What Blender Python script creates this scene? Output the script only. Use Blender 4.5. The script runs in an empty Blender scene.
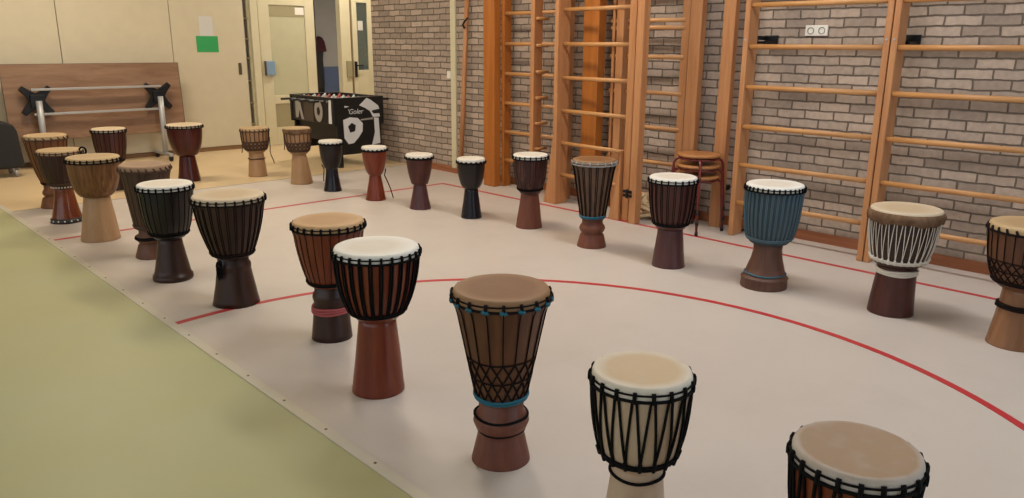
import bpy, bmesh, math, random
from mathutils import Vector, Matrix
from math import sin, cos, pi, radians
random.seed(11)
S = bpy.context.scene
C = S.collection
TAU = 2*pi

# ------------------------------------------------------------------ materials
def lin(c):
    if isinstance(c, str):
        c = c.lstrip('#'); c = [int(c[i:i+2], 16)/255 for i in (0, 2, 4)]
    return tuple((x/12.92 if x <= .04045 else ((x+.055)/1.055)**2.4) for x in c) + (1.0,)

def base_mat(name, rough=.5, spec=.5):
    m = bpy.data.materials.new(name); m.use_nodes = True
    b = m.node_tree.nodes['Principled BSDF']
    b.inputs['Roughness'].default_value = rough
    b.inputs['Specular IOR Level'].default_value = spec
    return m, m.node_tree, b

def plain(name, c, rough=.5, metal=0, spec=.5):
    """a flat colour broken up by faint mottling"""
    m, nt, b = base_mat(name, rough, spec)
    b.inputs['Metallic'].default_value = metal
    tc = nt.nodes.new('ShaderNodeTexCoord'); n = nt.nodes.new('ShaderNodeTexNoise')
    n.inputs['Scale'].default_value = 6; n.inputs['Detail'].default_value = 3
    mx = nt.nodes.new('ShaderNodeMix'); mx.data_type = 'RGBA'
    L = lin(c)
    mx.inputs['A'].default_value = tuple(x*.93 for x in L[:3])+(1,)
    mx.inputs['B'].default_value = tuple(min(1, x*1.07) for x in L[:3])+(1,)
    nt.links.new(tc.outputs['Object'], n.inputs['Vector'])
    nt.links.new(n.outputs['Fac'], mx.inputs['Factor'])
    nt.links.new(mx.outputs['Result'], b.inputs['Base Color'])
    return m

DK = [1.0]
def wood(name, c1, c2, rough=.45, scale=(14, 14, 1.6), spec=.4, bump=.08, contrast=(.35, .68)):
    m, nt, b = base_mat(name, rough, spec)
    tc = nt.nodes.new('ShaderNodeTexCoord'); mp = nt.nodes.new('ShaderNodeMapping')
    mp.inputs['Scale'].default_value = scale
    n = nt.nodes.new('ShaderNodeTexNoise'); n.inputs['Scale'].default_value = 1.6
    n.inputs['Detail'].default_value = 6; n.inputs['Roughness'].default_value = .62; n.inputs['Distortion'].default_value = .6
    r = nt.nodes.new('ShaderNodeValToRGB')
    r.color_ramp.elements[0].position = contrast[0]; r.color_ramp.elements[0].color = tuple(x*DK[0] for x in lin(c1)[:3])+(1,)
    r.color_ramp.elements[1].position = contrast[1]; r.color_ramp.elements[1].color = tuple(x*DK[0] for x in lin(c2)[:3])+(1,)
    bp = nt.nodes.new('ShaderNodeBump'); bp.inputs['Strength'].default_value = bump; bp.inputs['Distance'].default_value = .01
    k = nt.links.new
    k(tc.outputs['Object'], mp.inputs['Vector']); k(mp.outputs['Vector'], n.inputs['Vector'])
    k(n.outputs['Fac'], r.inputs['Fac']); k(r.outputs['Color'], b.inputs['Base Color'])
    k(n.outputs['Fac'], bp.inputs['Height']); k(bp.outputs['Normal'], b.inputs['Normal'])
    return m

def skin(name, centre, edge, r0=.5, r1=.95, radius=.18, rough=.55):
    """goat skin: the played middle is stained another tone than the shaved rim"""
    m, nt, b = base_mat(name, rough, .35)
    tc = nt.nodes.new('ShaderNodeTexCoord')
    sx = nt.nodes.new('ShaderNodeSeparateXYZ'); cb = nt.nodes.new('ShaderNodeCombineXYZ')
    ln = nt.nodes.new('ShaderNodeVectorMath'); ln.operation = 'LENGTH'
    n = nt.nodes.new('ShaderNodeTexNoise'); n.inputs['Scale'].default_value = 14; n.inputs['Detail'].default_value = 5
    mr = nt.nodes.new('ShaderNodeMapRange')
    mr.inputs['From Min'].default_value = r0*radius; mr.inputs['From Max'].default_value = r1*radius
    ad = nt.nodes.new('ShaderNodeMath'); ad.operation = 'ADD'
    ns = nt.nodes.new('ShaderNodeMath'); ns.operation = 'MULTIPLY_ADD'
    ns.inputs[1].default_value = .7; ns.inputs[2].default_value = -.35
    mx = nt.nodes.new('ShaderNodeMix'); mx.data_type = 'RGBA'
    mx.inputs['A'].default_value = lin(centre); mx.inputs['B'].default_value = lin(edge)
    k = nt.links.new
    k(tc.outputs['Object'], sx.inputs[0]); k(sx.outputs['X'], cb.inputs['X']); k(sx.outputs['Y'], cb.inputs['Y'])
    k(cb.outputs[0], ln.inputs[0]); k(ln.outputs['Value'], mr.inputs['Value'])
    k(tc.outputs['Object'], n.inputs['Vector']); k(n.outputs['Fac'], ns.inputs[0])
    k(mr.outputs['Result'], ad.inputs[0]); k(ns.outputs[0], ad.inputs[1])
    ad.use_clamp = True
    k(ad.outputs[0], mx.inputs['Factor']); k(mx.outputs['Result'], b.inputs['Base Color'])
    return m

def brick_mat(name, c1, c2, mortar, axis='Y'):
    m, nt, b = base_mat(name, .85, .2)
    k = nt.links.new
    tc = nt.nodes.new('ShaderNodeTexCoord'); sx = nt.nodes.new('ShaderNodeSeparateXYZ'); cb = nt.nodes.new('ShaderNodeCombineXYZ')
    k(tc.outputs['Object'], sx.inputs[0]); k(sx.outputs[axis], cb.inputs['X']); k(sx.outputs['Z'], cb.inputs['Y'])
    # slightly wavering joints
    n0 = nt.nodes.new('ShaderNodeTexNoise'); n0.inputs['Scale'].default_value = 9; n0.inputs['Detail'].default_value = 3
    k(tc.outputs['Object'], n0.inputs['Vector'])
    vs = nt.nodes.new('ShaderNodeVectorMath'); vs.operation = 'SCALE'; vs.inputs['Scale'].default_value = .02
    k(n0.outputs['Color'], vs.inputs[0])
    va = nt.nodes.new('ShaderNodeVectorMath'); va.operation = 'ADD'
    k(cb.outputs[0], va.inputs[0]); k(vs.outputs[0], va.inputs[1])
    t = nt.nodes.new('ShaderNodeTexBrick')
    t.inputs['Scale'].default_value = 1; t.inputs['Brick Width'].default_value = .222; t.inputs['Row Height'].default_value = .0665
    t.inputs['Mortar Size'].default_value = .0078; t.inputs['Mortar Smooth'].default_value = .5; t.inputs['Bias'].default_value = 0
    t.inputs['Color1'].default_value = lin(c1); t.inputs['Color2'].default_value = lin(c2); t.inputs['Mortar'].default_value = lin(mortar)
    k(va.outputs[0], t.inputs['Vector'])
    n = nt.nodes.new('ShaderNodeTexNoise'); n.inputs['Scale'].default_value = 26; n.inputs['Detail'].default_value = 6
    k(tc.outputs['Object'], n.inputs['Vector'])
    mr = nt.nodes.new('ShaderNodeMapRange'); mr.inputs['To Min'].default_value = .72; mr.inputs['To Max'].default_value = 1.25
    k(n.outputs['Fac'], mr.inputs['Value'])
    mx = nt.nodes.new('ShaderNodeMix'); mx.data_type = 'RGBA'; mx.blend_type = 'MULTIPLY'; mx.inputs['Factor'].default_value = 1
    k(t.outputs['Color'], mx.inputs['A']); k(mr.outputs['Result'], mx.inputs['B'])
    k(mx.outputs['Result'], b.inputs['Base Color'])
    sub = nt.nodes.new('ShaderNodeMath'); sub.operation = 'MULTIPLY_ADD'; sub.inputs[1].default_value = -1; 
    mu = nt.nodes.new('ShaderNodeMath'); mu.operation = 'MULTIPLY'; mu.inputs[1].default_value = .35
    k(n.outputs['Fac'], mu.inputs[0]); k(t.outputs['Fac'], sub.inputs[0]); k(mu.outputs[0], sub.inputs[2])
    bp = nt.nodes.new('ShaderNodeBump'); bp.inputs['Strength'].default_value = .7; bp.inputs['Distance'].default_value = .012
    k(sub.outputs[0], bp.inputs['Height']); k(bp.outputs['Normal'], b.inputs['Normal'])
    return m

def floor_mat(name, ca, cb_, cc, rough=.32, s1=.5, s2=2.2):
    m, nt, b = base_mat(name, rough, .35)
    k = nt.links.new
    tc = nt.nodes.new('ShaderNodeTexCoord')
    n1 = nt.nodes.new('ShaderNodeTexNoise'); n1.inputs['Scale'].default_value = s1; n1.inputs['Detail'].default_value = 4
    n2 = nt.nodes.new('ShaderNodeTexNoise'); n2.inputs['Scale'].default_value = s2; n2.inputs['Detail'].default_value = 8; n2.inputs['Roughness'].default_value = .65
    k(tc.outputs['Object'], n1.inputs['Vector']); k(tc.outputs['Object'], n2.inputs['Vector'])
    r1 = nt.nodes.new('ShaderNodeValToRGB')
    r1.color_ramp.elements[0].position = .35; r1.color_ramp.elements[0].color = lin(ca)
    r1.color_ramp.elements[1].position = .65; r1.color_ramp.elements[1].color = lin(cb_)
    k(n1.outputs['Fac'], r1.inputs['Fac'])
    mr = nt.nodes.new('ShaderNodeMapRange'); mr.inputs['From Min'].default_value = .5; mr.inputs['From Max'].default_value = .78
    mr.inputs['To Max'].default_value = .55
    k(n2.outputs['Fac'], mr.inputs['Value'])
    mx = nt.nodes.new('ShaderNodeMix'); mx.data_type = 'RGBA'; mx.inputs['B'].default_value = lin(cc)
    k(mr.outputs['Result'], mx.inputs['Factor']); k(r1.outputs['Color'], mx.inputs['A'])
    k(mx.outputs['Result'], b.inputs['Base Color'])
    rr = nt.nodes.new('ShaderNodeMapRange'); rr.inputs['To Min'].default_value = rough-.06; rr.inputs['To Max'].default_value = rough+.12
    k(n2.outputs['Fac'], rr.inputs['Value']); k(rr.outputs['Result'], b.inputs['Roughness'])
    return m

def glass_mat(name):
    m, nt, b = base_mat(name, .08, .5)
    b.inputs['Base Color'].default_value = lin('#9aa39a')
    b.inputs['Transmission Weight'].default_value = .85
    b.inputs['IOR'].default_value = 1.05
    b.inputs['Roughness'].default_value = .12
    return m

M = dict(
    floor=floor_mat('gym_floor', '#bdb1a8', '#c4b9b0', '#b5a89e', .36),
    floor_ochre=floor_mat('ochre_floor', '#c8ae88', '#cdb48f', '#bfa47d', .34),
    floor_green=floor_mat('green_floor', '#a6a277', '#a4a47e', '#ada777', .42, .8, 3),
    brick=brick_mat('brick', '#bba797', '#97877a', '#6e6157'),
    brick_x=brick_mat('brick_end', '#bba797', '#97877a', '#6e6157', 'X'),
    cream=plain('cream_paint', '#c9bda3', .42), cream2=plain('cream_frame', '#cfc5a6', .4),
    panel=plain('frosted_panel', '#bdb899', .25), panel2=plain('grey_panel', '#9a9070', .5),
    white=plain('white_plastic', '#e6e1d6', .4), paper=plain('white_paper', '#c9c6c0', .7), green=plain('green_paper', '#2f9a55', .6),
    ceiling=plain('ceiling_paint', '#dedacf', .9), wallpaint=plain('wall_paint', '#d8d2c0', .8),
    corr=plain('corridor_wall', '#b4b1ae', .7), blue=plain('blue_wainscot', '#5d6d92', .5), bluebox=plain('blue_box', '#7d97b0', .5),
    red=plain('red_line', '#b23034', .45), grey=plain('grey_line', '#9b9184', .5), strip=plain('threshold_strip', '#c2b9a8', .35),
    skirt=wood('skirting_wood', '#8d5636', '#a5684a', .5, (3, 1, 14)), skirt_d=plain('skirting_dark', '#7b5a3a', .5),
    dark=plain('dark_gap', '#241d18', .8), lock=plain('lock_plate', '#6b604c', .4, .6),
    rung=wood('rung_wood', '#b57f4c', '#c9945e', .35, (10, 1.2, 10), .5, .03),
    post=wood('post_wood', '#ac744a', '#be885b', .4, (16, 16, 1.2), .4, .03),
    pillar=wood('pillar_wood', '#9c5a22', '#b06a2c', .4, (10, 10, .8), .4, .04),
    steel=plain('steel', '#a9a8a8', .4, .35), black=plain('black_metal', '#17171a', .4, .3), blackplastic=plain('black_plastic', '#1b1a1b', .5),
    blackcover=plain('black_cover', '#1d1c1d', .75),
    table=wood('table_veneer', '#7d5e48', '#94745c', .45, (1.2, 8, 9), .35, .02),
    foos=plain('foosball_black', '#131214', .3), print_w=plain('print_white', '#d9d9d8', .4), print_g=plain('print_grey', '#9a948c', .4),
    print_b=plain('print_brown', '#4a3f35', .4), pitch=plain('pitch_green', '#3f5a3c', .5), player_r=plain('player_red', '#b54f48', .4),
    maroon=plain('maroon_cloth', '#42101a', .8), stoolred=plain('stool_red_metal', '#6b2420', .35, .1), stoolseat=wood('stool_seat', '#9a6238', '#b07a4a', .4, (9, 2, 9)),
    rope_pale=plain('pale_rope', '#c9b08a', .8), glass=glass_mat('door_glass'),
    r_black=plain('black_rope', '#100f10', .9, 0, .15), r_dark=plain('dark_rope', '#1d1513', .9, 0, .15), r_white=plain('white_rope', '#d9d3c8', .7),
    r_blue=plain('blue_rope', '#28657c', .75), r_teal=plain('teal_rope', '#1f6378', .75), r_brown=plain('brown_rope', '#4b3427', .8),
    r_red=plain('pink_rope', '#a04a4c', .7), r_grey=plain('grey_rope', '#8d8b8a', .75), bluecloth=plain('blue_cord', '#4b6572', .7),
    stud=plain('pale_stud', '#cfc8b6', .4),
    fur=wood('brown_fur', '#57402f', '#7a604b', .8, (12, 12, 8), .1, .15), fur_grey=wood('grey_fur', '#8c8078', '#bdb5ac', .9, (20, 20, 10), .1, .2),
)
SK = dict(
    white=skin('skin_white', '#cec4b6', '#dcd8d0', .5, .95, .17), cream=skin('skin_cream', '#c6ad8c', '#d8cfc2', .66, .98, .145),
    tan=skin('skin_tan', '#a9835b', '#b8956c', .5, .95, .18), brown=skin('skin_brown', '#7c5535', '#93704f', .6, .95, .18),
    pale=skin('skin_pale', '#b9a283', '#c4b299', .4, .9, .2), beige=skin('skin_beige', '#a1856b', '#c6c2be', .8, 1.0, .15),
    sand=skin('skin_sand', '#a98c66', '#b89c74', .5, .95, .2), taupe=skin('skin_taupe', '#8a6b50', '#977960', .4, .9, .18),
)
DK[0] = .6
WD = dict(
    orange=wood('wood_orange_brown', '#7a3118', '#9a4a22', .35), red=wood('wood_red_brown', '#80331e', '#9c4a2c', .28, (10, 10, 1.2)),
    dark=wood('wood_dark_brown', '#331a12', '#4a281b', .4), choc=wood('wood_chocolate', '#4e231d', '#67342b', .4),
    black=wood('wood_black', '#151011', '#241a19', .35), light=wood('wood_light', '#b98c62', '#cfa379', .5), lightfoot=wood('wood_light_foot', '#c79c72', '#d8ae84', .5, (9, 9, 1.5)),
    carved=wood('wood_carved', '#6d4526', '#a8794a', .5, (26, 26, .7), .3, .3), natural=wood('wood_natural', '#e6c3a4', '#f0d5ba', .5, (9, 9, 1.2)),
    brown=wood('wood_brown', '#6a4028', '#865538', .45), brownfoot=wood('wood_brown_foot', '#7c4535', '#945844', .5), greybrown=wood('wood_grey_brown', '#6b4638', '#835a4a', .5),
    streak=wood('wood_streaked', '#401a17', '#94604f', .4, (22, 22, .6), .4, .15, (.5, .8)), maroon=wood('wood_maroon', '#4a1914', '#64241b', .28),
    coneb=wood('wood_cone_brown', '#5f4333', '#8a6a54', .5, (20, 20, .8)), plum=wood('wood_plum', '#5c3636', '#704648', .32),
    redgloss=wood('wood_red_gloss', '#7a3a22', '#96502f', .2, (10, 10, 1.2)), slate=wood('slate_blue_bowl', '#3b5261', '#5c6468', .7, (5, 5, 3), .2, .1), gloss=wood('wood_gloss_brown', '#9a6a4a', '#b98560', .22, (9, 9, 1.2)), navy=wood('wood_navy_black', '#17151d', '#252331', .25), drab=wood('wood_drab', '#4f3625', '#6a4a33', .55), ochre=wood('wood_ochre', '#7c4a26', '#965d31', .5),
)

# ------------------------------------------------------------------ mesh helpers
def link(name, bm, m, parent=None, smooth=False, bevel=0, loc=None, rot=None):
    me = bpy.data.meshes.new(name)
    bmesh.ops.recalc_face_normals(bm, faces=bm.faces)
    bm.to_mesh(me); bm.free()
    o = bpy.data.objects.new(name, me); C.objects.link(o)
    for mm in (m if isinstance(m, (list, tuple)) else [m]): me.materials.append(mm)
    if smooth:
        for p in me.polygons: p.use_smooth = True
    if bevel:
        b = o.modifiers.new('edge', 'BEVEL'); b.width = bevel; b.segments = 2; b.limit_method = 'ANGLE'
    if parent: o.parent = parent
    if loc: o.location = loc
    if rot: o.rotation_euler = rot
    return o

def box(bm, lo, hi, mat=None, mi=0):
    c = [(x, y, z) for x in (lo[0], hi[0]) for y in (lo[1], hi[1]) for z in (lo[2], hi[2])]
    vs = [bm.verts.new(Vector(p) if mat is None else mat @ Vector(p)) for p in c]
    for f in ((0, 1, 3, 2), (4, 6, 7, 5), (0, 4, 5, 1), (2, 3, 7, 6), (0, 2, 6, 4), (1, 5, 7, 3)):
        fc = bm.faces.new([vs[i] for i in f]); fc.material_index = mi
    return vs

def prism(bm, poly, fn, t0, t1):
    """poly: 2-D outline; fn(u,v,t) -> point"""
    a = [bm.verts.new(fn(u, v, t0)) for u, v in poly]; b = [bm.verts.new(fn(u, v, t1)) for u, v in poly]
    bm.faces.new(a[::-1]); bm.faces.new(b); n = len(poly)
    for i in range(n): bm.faces.new((a[i], a[(i+1) % n], b[(i+1) % n], b[i]))

def tube(bm, pts, r, n=6, closed=False, flat=1.0):
    pts = [Vector(p) for p in pts]; N = len(pts); rings = []
    up = None
    for i, p in enumerate(pts):
        if closed: d = pts[(i+1) % N]-pts[i-1]
        else: d = pts[min(i+1, N-1)]-pts[max(i-1, 0)]
        d.normalize()
        if up is None:
            up = Vector((0, 0, 1)) if abs(d.z) < .9 else Vector((1, 0, 0))
        u = (up-d*up.dot(d))
        if u.length < 1e-5: u = d.orthogonal()
        u.normalize(); v = d.cross(u); up = u
        rr = r[i] if isinstance(r, (list, tuple)) else r
        rings.append([bm.verts.new(p+u*rr*cos(TAU*k/n)*flat+v*rr*sin(TAU*k/n)) for k in range(n)])
    for i in range(N if closed else N-1):
        A, B = rings[i], rings[(i+1) % N]
        for k in range(n): bm.faces.new((A[k], A[(k+1) % n], B[(k+1) % n], B[k]))
    if not closed:
        bm.faces.new(rings[0][::-1]); bm.faces.new(rings[-1])

def lathe(bm, prof, n=48, warp=None):
    rings = []
    for r, z in prof:
        if r < 1e-6: rings.append([bm.verts.new((0, 0, z))])
        else: rings.append([bm.verts.new((r*(warp(TAU*k/n, z) if warp else 1)*cos(TAU*k/n), r*(warp(TAU*k/n, z) if warp else 1)*sin(TAU*k/n), z)) for k in range(n)])
    for A, B in zip(rings, rings[1:]):
        if len(A) == 1 and len(B) == 1: continue
        for k in range(n):
            j = (k+1) % n
            if len(A) == 1: bm.faces.new((A[0], B[j], B[k]))
            elif len(B) == 1: bm.faces.new((A[k], A[j], B[0]))
            else: bm.faces.new((A[k], A[j], B[j], B[k]))

def ringpts(R, z, n=40, wob=0, a0=0, seed=0):
    return [(R*cos(TAU*k/n), R*sin(TAU*k/n), z+wob*sin(3*TAU*k/n+seed)) for k in range(n)]

def thing(name, label, cat, loc=(0, 0, 0), rz=0, group=None):
    o = bpy.data.objects.new(name, None); C.objects.link(o); o.empty_display_size = .1
    o.location = loc; o.rotation_euler = (0, 0, rz); o['label'] = label; o['category'] = cat
    if group: o['group'] = group
    return o
def tag(o, label, cat, group=None):
    o['label'] = label; o['category'] = cat
    if group: o['group'] = group
    return o
def struct(o):
    o['kind'] = 'structure'; return o
def sbox(name, lo, hi, m, parent=None, bevel=0):
    bm = bmesh.new(); box(bm, lo, hi); o = link(name, bm, m, parent, bevel=bevel)
    if parent is None: o['kind'] = 'structure'
    return o

# ------------------------------------------------------------------ room shell
WX = 5.66       # face of the brick wall
BY = 10.65      # face of the cupboards and door wall
GX = 1.31       # edge of the green floor
OY = 7.86       # start of the ochre floor
def flat(name, x0, y0, x1, y1, m, z=0, t=.06, nx=1):
    bm = bmesh.new(); box(bm, (x0, y0, z-t), (x1, y1, z)); return struct(link(name, bm, m))
flat('floor', GX+.045, -4, WX, OY, M['floor'])
flat('floor_ochre_left', -4.5, OY+.4, GX+.045, BY+.15, M['floor_ochre'])
flat('floor_ochre', GX+.045, OY+.018, 7.05, BY+.15, M['floor_ochre'])
flat('floor_green', -4.5, -4, GX, OY+.4, M['floor_green'])
flat('floor_corridor', 5, BY+.15, 9, 12.7, M['floor_ochre'])
# join between green and beige: pale screwed strip
th = struct(flat('trim_1', GX, -4, GX+.045, OY+.4, M['strip'], .004, .06))
bm = bmesh.new()
for k in range(24):
    y = -.6+.34*k
    lathe_pts = [(0, .0055), (.006, .0055), (.006, .003)]
    vs0 = len(bm.verts)
    bm2 = bmesh.new(); lathe(bm2, lathe_pts, 8)
    for v in bm2.verts: v.co += Vector((GX+.028, y, 0))
    tmp = bpy.data.meshes.new('t'); bm2.to_mesh(tmp); bm2.free(); bm.from_mesh(tmp); bpy.data.meshes.remove(tmp)
link('screws', bm, M['lock'], th)
flat('trim_2', GX+.045, OY, WX, OY+.018, M['grey'], .002, .05)
# red court lines
def line_obj(name, polys):
    bm = bmesh.new()
    for poly in polys:
        prism(bm, poly, lambda u, v, t: Vector((u, v, t)), -.01, .0015)
    return struct(link(name, bm, M['red']))
lw = .02
line_obj('trim_3', [[(5.105-lw, -4), (5.105+lw, -4), (5.105+lw, 6.49+lw), (5.105-lw, 6.49+lw)]])
line_obj('trim_4', [[(GX+.045, 6.49-lw), (5.105-lw, 6.49-lw), (5.105-lw, 6.49+lw), (GX+.045, 6.49+lw)]])
cx, cy, cr = 1.70, 1.94, 2.135; pieces = []
a0 = math.acos((GX+.045-cx)/cr)
N = 96
for i in range(N):
    p, q = -a0+2*a0*i/N, -a0+2*a0*(i+1)/N
    pieces.append([(cx+(cr-lw)*cos(p), cy+(cr-lw)*sin(p)), (cx+(cr+lw)*cos(p), cy+(cr+lw)*sin(p)), (cx+(cr+lw)*cos(q), cy+(cr+lw)*sin(q)), (cx+(cr-lw)*cos(q), cy+(cr-lw)*sin(q))])
line_obj('trim_5', pieces)

CZ = 3.6
sbox('wall_right', (WX, -4, -.06), (WX+.3, 8.6, CZ), M['brick'])
sbox('wall_recess', (7.05, 8.6, -.06), (7.25, BY+.15, CZ), M['wallpaint'])
sbox('wall_recess_side', (WX+.3, 8.45, -.06), (7.25, 8.6, CZ), M['brick_x'])
sbox('wall_back', (-4.5, BY+.5, -.06), (5.12, BY+.6, CZ), M['wallpaint'])
sbox('wall_lintel', (5.01, BY, 2.3), (7.05, BY+.15, CZ), M['cream2'])
for n_, lo_, hi_ in (('wall_front_low', (-4.5, -4.2, -.06), (WX+.3, -4, .9)), ('wall_front_high', (-4.5, -4.2, 2.9), (WX+.3, -4, CZ)), ('wall_front', (-4.5, -4.2, .9), (2.4, -4, 2.9)), ('wall_front_right', (5.2, -4.2, .9), (WX+.3, -4, 2.9))):
    sbox(n_, lo_, hi_, M['wallpaint'])
# left wall with a long band of windows (behind the viewer's left shoulder)
sbox('wall_left_low', (-4.7, -4.2, -.06), (-4.5, BY+.6, .9), M['wallpaint'])
sbox('wall_left_high', (-4.7, -4.2, 3.2), (-4.5, BY+.6, CZ), M['wallpaint'])
for i, (y0, y1) in enumerate(((-4.2, -3.2), (-.6, -.3), (2.4, 2.7), (5.4, 5.7), (8.4, BY+.6))):
    sbox('wall_left_pier_%d' % i if i else 'wall_left_pier', (-4.7, y0, .9), (-4.5, y1, 3.2), M['wallpaint'])
sbox('ceiling', (-4.7, -4.2, CZ), (9, 12.9, CZ+.1), M['ceiling'])
sbox('baseboard_right', (WX-.022, -4, 0), (WX, 7.6, .075), M['skirt'])
sbox('baseboard_back', (-4.5, BY-.012, 0), (5.0, BY+.02, .05), M['skirt_d'])
# corridor behind the doors
sbox('wall_corridor', (5, 12.6, 1.06), (9, 12.7, CZ), M['corr'])
sbox('wall_corridor_low', (5, 12.6, 0), (9, 12.7, 1.06), M['blue'])
sbox('wall_corridor_left', (4.9, BY+.15, 0), (5.0, 12.7, CZ), M['corr'])
sbox('wall_corridor_right', (9, BY+.15, 0), (9.1, 12.7, CZ), M['corr'])
sbox('wall_corridor_near', (7.25, BY+.05, 0), (9.1, BY+.15, CZ), M['corr'])
sbox('ceiling_corridor', (5.0, 11.2, 2.3), (9, 12.6, 2.4), M['lock'])

# ------------------------------------------------------------------ cupboard along the back wall
cb = thing('cupboard', 'long cream built-in cupboard with tall flush doors along the back wall', 'cupboard', (0, BY, 0))
xs = [-4.4, -1.35, -.02, 1.28, 2.6, 3.915, 4.92]
bm = bmesh.new()
box(bm, (-4.45, .45, 0), (5.0, .48, 2.9)); box(bm, (-4.45, 0.01, 2.75), (5.0, .45, 2.9)); box(bm, (-4.45, .02, .0), (4.92, .45, .05)); box(bm, (4.995, .06, 0), (5.02, .48, 2.9))
link('carcass', bm, M['cream2'], cb)
for a, b in zip(xs, xs[1:]):
    bm = bmesh.new(); box(bm, (a+.004, 0, .055), (b-.004, .025, 2.74))
    d = link('door', bm, M['cream'], cb, bevel=.003)
    if b == 4.92:
        bm = bmesh.new(); box(bm, (4.79, -.008, 1.03), (4.835, .001, 1.19)); link('lock_plate', bm, M['lock'], d, bevel=.003)
for a in xs[1:-1]:
    bm = bmesh.new(); box(bm, (a-.004, .02, .05), (a+.004, .06, 2.75)); link('gap_seal', bm, M['lock'], cb)
for k, z in enumerate((.32, .62, .93, 1.24, 1.5, 1.78, 2.1)):
    bm = bmesh.new(); box(bm, (4.6, .05, z), (5.0, .44, z+.022)); link('shelf', bm, M['panel2'], cb)
bm = bmesh.new(); box(bm, (4.4, .43, .05), (5.0, .449, 2.74)); link('slit_shade_panel', bm, M['dark'], cb)  # dark sheet: the shade inside the slit is put into its colour
# things half seen on those shelves through the open slit
for z, c, w, h in ((.342, 'blackplastic', .2, .2), (.642, 'paper', .16, .17), (.952, 'print_b', .22, .13), (1.262, 'maroon', .2, .15), (1.522, 'print_b', .2, .16)):
    bm = bmesh.new(); box(bm, (-w/2, -.12, 0), (w/2, .12, h)); box(bm, (-w/2-.006, -.126, h-.04), (w/2+.006, .126, h+.004))
    o = link('storage_box', bm, M[c], None, bevel=.006, loc=(4.93-w/2+.03, BY+.25, z))
    tag(o, {'blackplastic': 'black box on the lowest visible shelf behind the open cupboard slit', 'paper': 'pale box on the second lowest shelf in the open cupboard slit', 'maroon': 'maroon box on a shelf in the open cupboard slit'}.get(c, 'brown box on the shelf beside the lock plate in the cupboard slit' if h < .15 else 'brown box on the shelf just above the maroon box in the cupboard slit'), 'box', 'boxes on the cupboard shelves')
# paper notices on the cupboard door
bm = bmesh.new(); box(bm, (4.235, BY-.004, 1.335), (4.53, BY-.001, 1.545)); tag(link('paper_or_glint', bm, M['green']), 'green sheet of paper taped to the cream cupboard door', 'paper')
bm = bmesh.new(); box(bm, (4.29, BY-.0025, 1.53), (4.475, BY-.0006, 1.80)); tag(link('paper_or_glint', bm, M['paper']), 'white sheet of paper taped above the green sheet', 'paper')

# ------------------------------------------------------------------ doors
sbox('trim_6', (5.02, BY-.01, 0), (5.125, BY+.13, 2.3), M['cream2'], bevel=.004)
def leaf(name, x0, x1, y, top, stile, win, low=None):
    """door leaf with a glazed upper opening (win = z0,z1) and optional lower panel"""
    bm = bmesh.new()
    box(bm, (x0, y, .01), (x0+stile[0], y+.045, top)); box(bm, (x1-stile[1], y, .01), (x1, y+.045, top))
    a, b = x0+stile[0], x1-stile[1]
    box(bm, (a, y, win[1]), (b, y+.045, top))
    if low:
        box(bm, (a, y, low[1]), (b, y+.045, win[0])); box(bm, (a, y, .01), (b, y+.045, low[0]))
        box(bm, (low[3], y, low[0]), (b, y+.045, low[1])) if low[3] < b else None
        if low[2] > a: box(bm, (a, y, low[0]), (low[2], y+.045, low[1]))
    else: box(bm, (a, y, .01), (b, y+.045, win[0]))
    return struct(link(name, bm, M['cream2'], bevel=.004)), a, b
d1, a, b = leaf('door_1', 5.145, 6.02, BY+.02, 2.25, (.165, .15), (.72, 1.985), (.26, .60, 5.315, 5.66))
bm = bmesh.new(); box(bm, (a, BY+.035, .72), (b, BY+.045, 1.985)); link('panel', bm, M['panel'], d1)
bm = bmesh.new(); box(bm, (5.315, BY+.03, .26), (5.66, BY+.045, .60)); link('vent_panel', bm, M['panel2'], d1)
bm = bmesh.new(); box(bm, (a, BY+.03, 1.83), (b, BY+.04, 1.985)); link('top_panel', bm, M['panel2'], d1)
bm = bmesh.new(); box(bm, (5.72, BY+.026, 1.86), (5.86, BY+.031, 1.96)); tag(link('paper_or_glint', bm, M['white']), 'small white patch painted as a bright reflection on the left door panel', 'paper')  # white patch painting a bright reflection on the frosted panel
bx = thing('wall_box', 'pale blue box mounted on the left cream door', 'box', (5.26, BY+.02, 1.01))
bm = bmesh.new(); box(bm, (-.06, -.05, 0), (.07, -.001, .2)); link('case', bm, M['bluebox'], bx, bevel=.008)
bm = bmesh.new(); box(bm, (-.075, -.035, .0), (-.061, -.001, .2)); link('back_plate', bm, M['lock'], bx)
bm = bmesh.new(); box(bm, (6.015, BY+.03, .0), (6.045, BY+.13, 2.3)); struct(link('trim_7', bm, M['dark']))
t8 = sbox('trim_8', (6.45, BY, 0), (6.62, BY+.12, 2.3), M['cream2'], bevel=.004)
bm = bmesh.new(); box(bm, (6.52, BY-.03, .95), (6.61, BY-.001, 1.2)); link('lock_case', bm, M['panel2'], t8, bevel=.004)
bm = bmesh.new(); box(bm, (6.62, BY+.05, 0), (6.67, BY+.1, 2.3)); struct(link('gap_shade', bm, M['skirt_d']))  # strip whose dark colour stands in for the shaded gap beside the leaf
d2, a, b = leaf('door_2', 6.665, 7.045, BY+.01, 2.25, (.085, .105), (1.06, 2.07))
bm = bmesh.new(); box(bm, (a, BY+.03, 1.06), (b, BY+.036, 2.07)); link('glass', bm, M['glass'], d2)
bm = bmesh.new(); box(bm, (6.675, BY-.012, .95), (6.715, BY+.011, 1.19)); tube(bm, [(6.695, BY+.01, 1.13), (6.695, BY-.05, 1.13), (6.80, BY-.05, 1.13)], .01); link('door_handle', bm, M['black'], d2)
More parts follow.
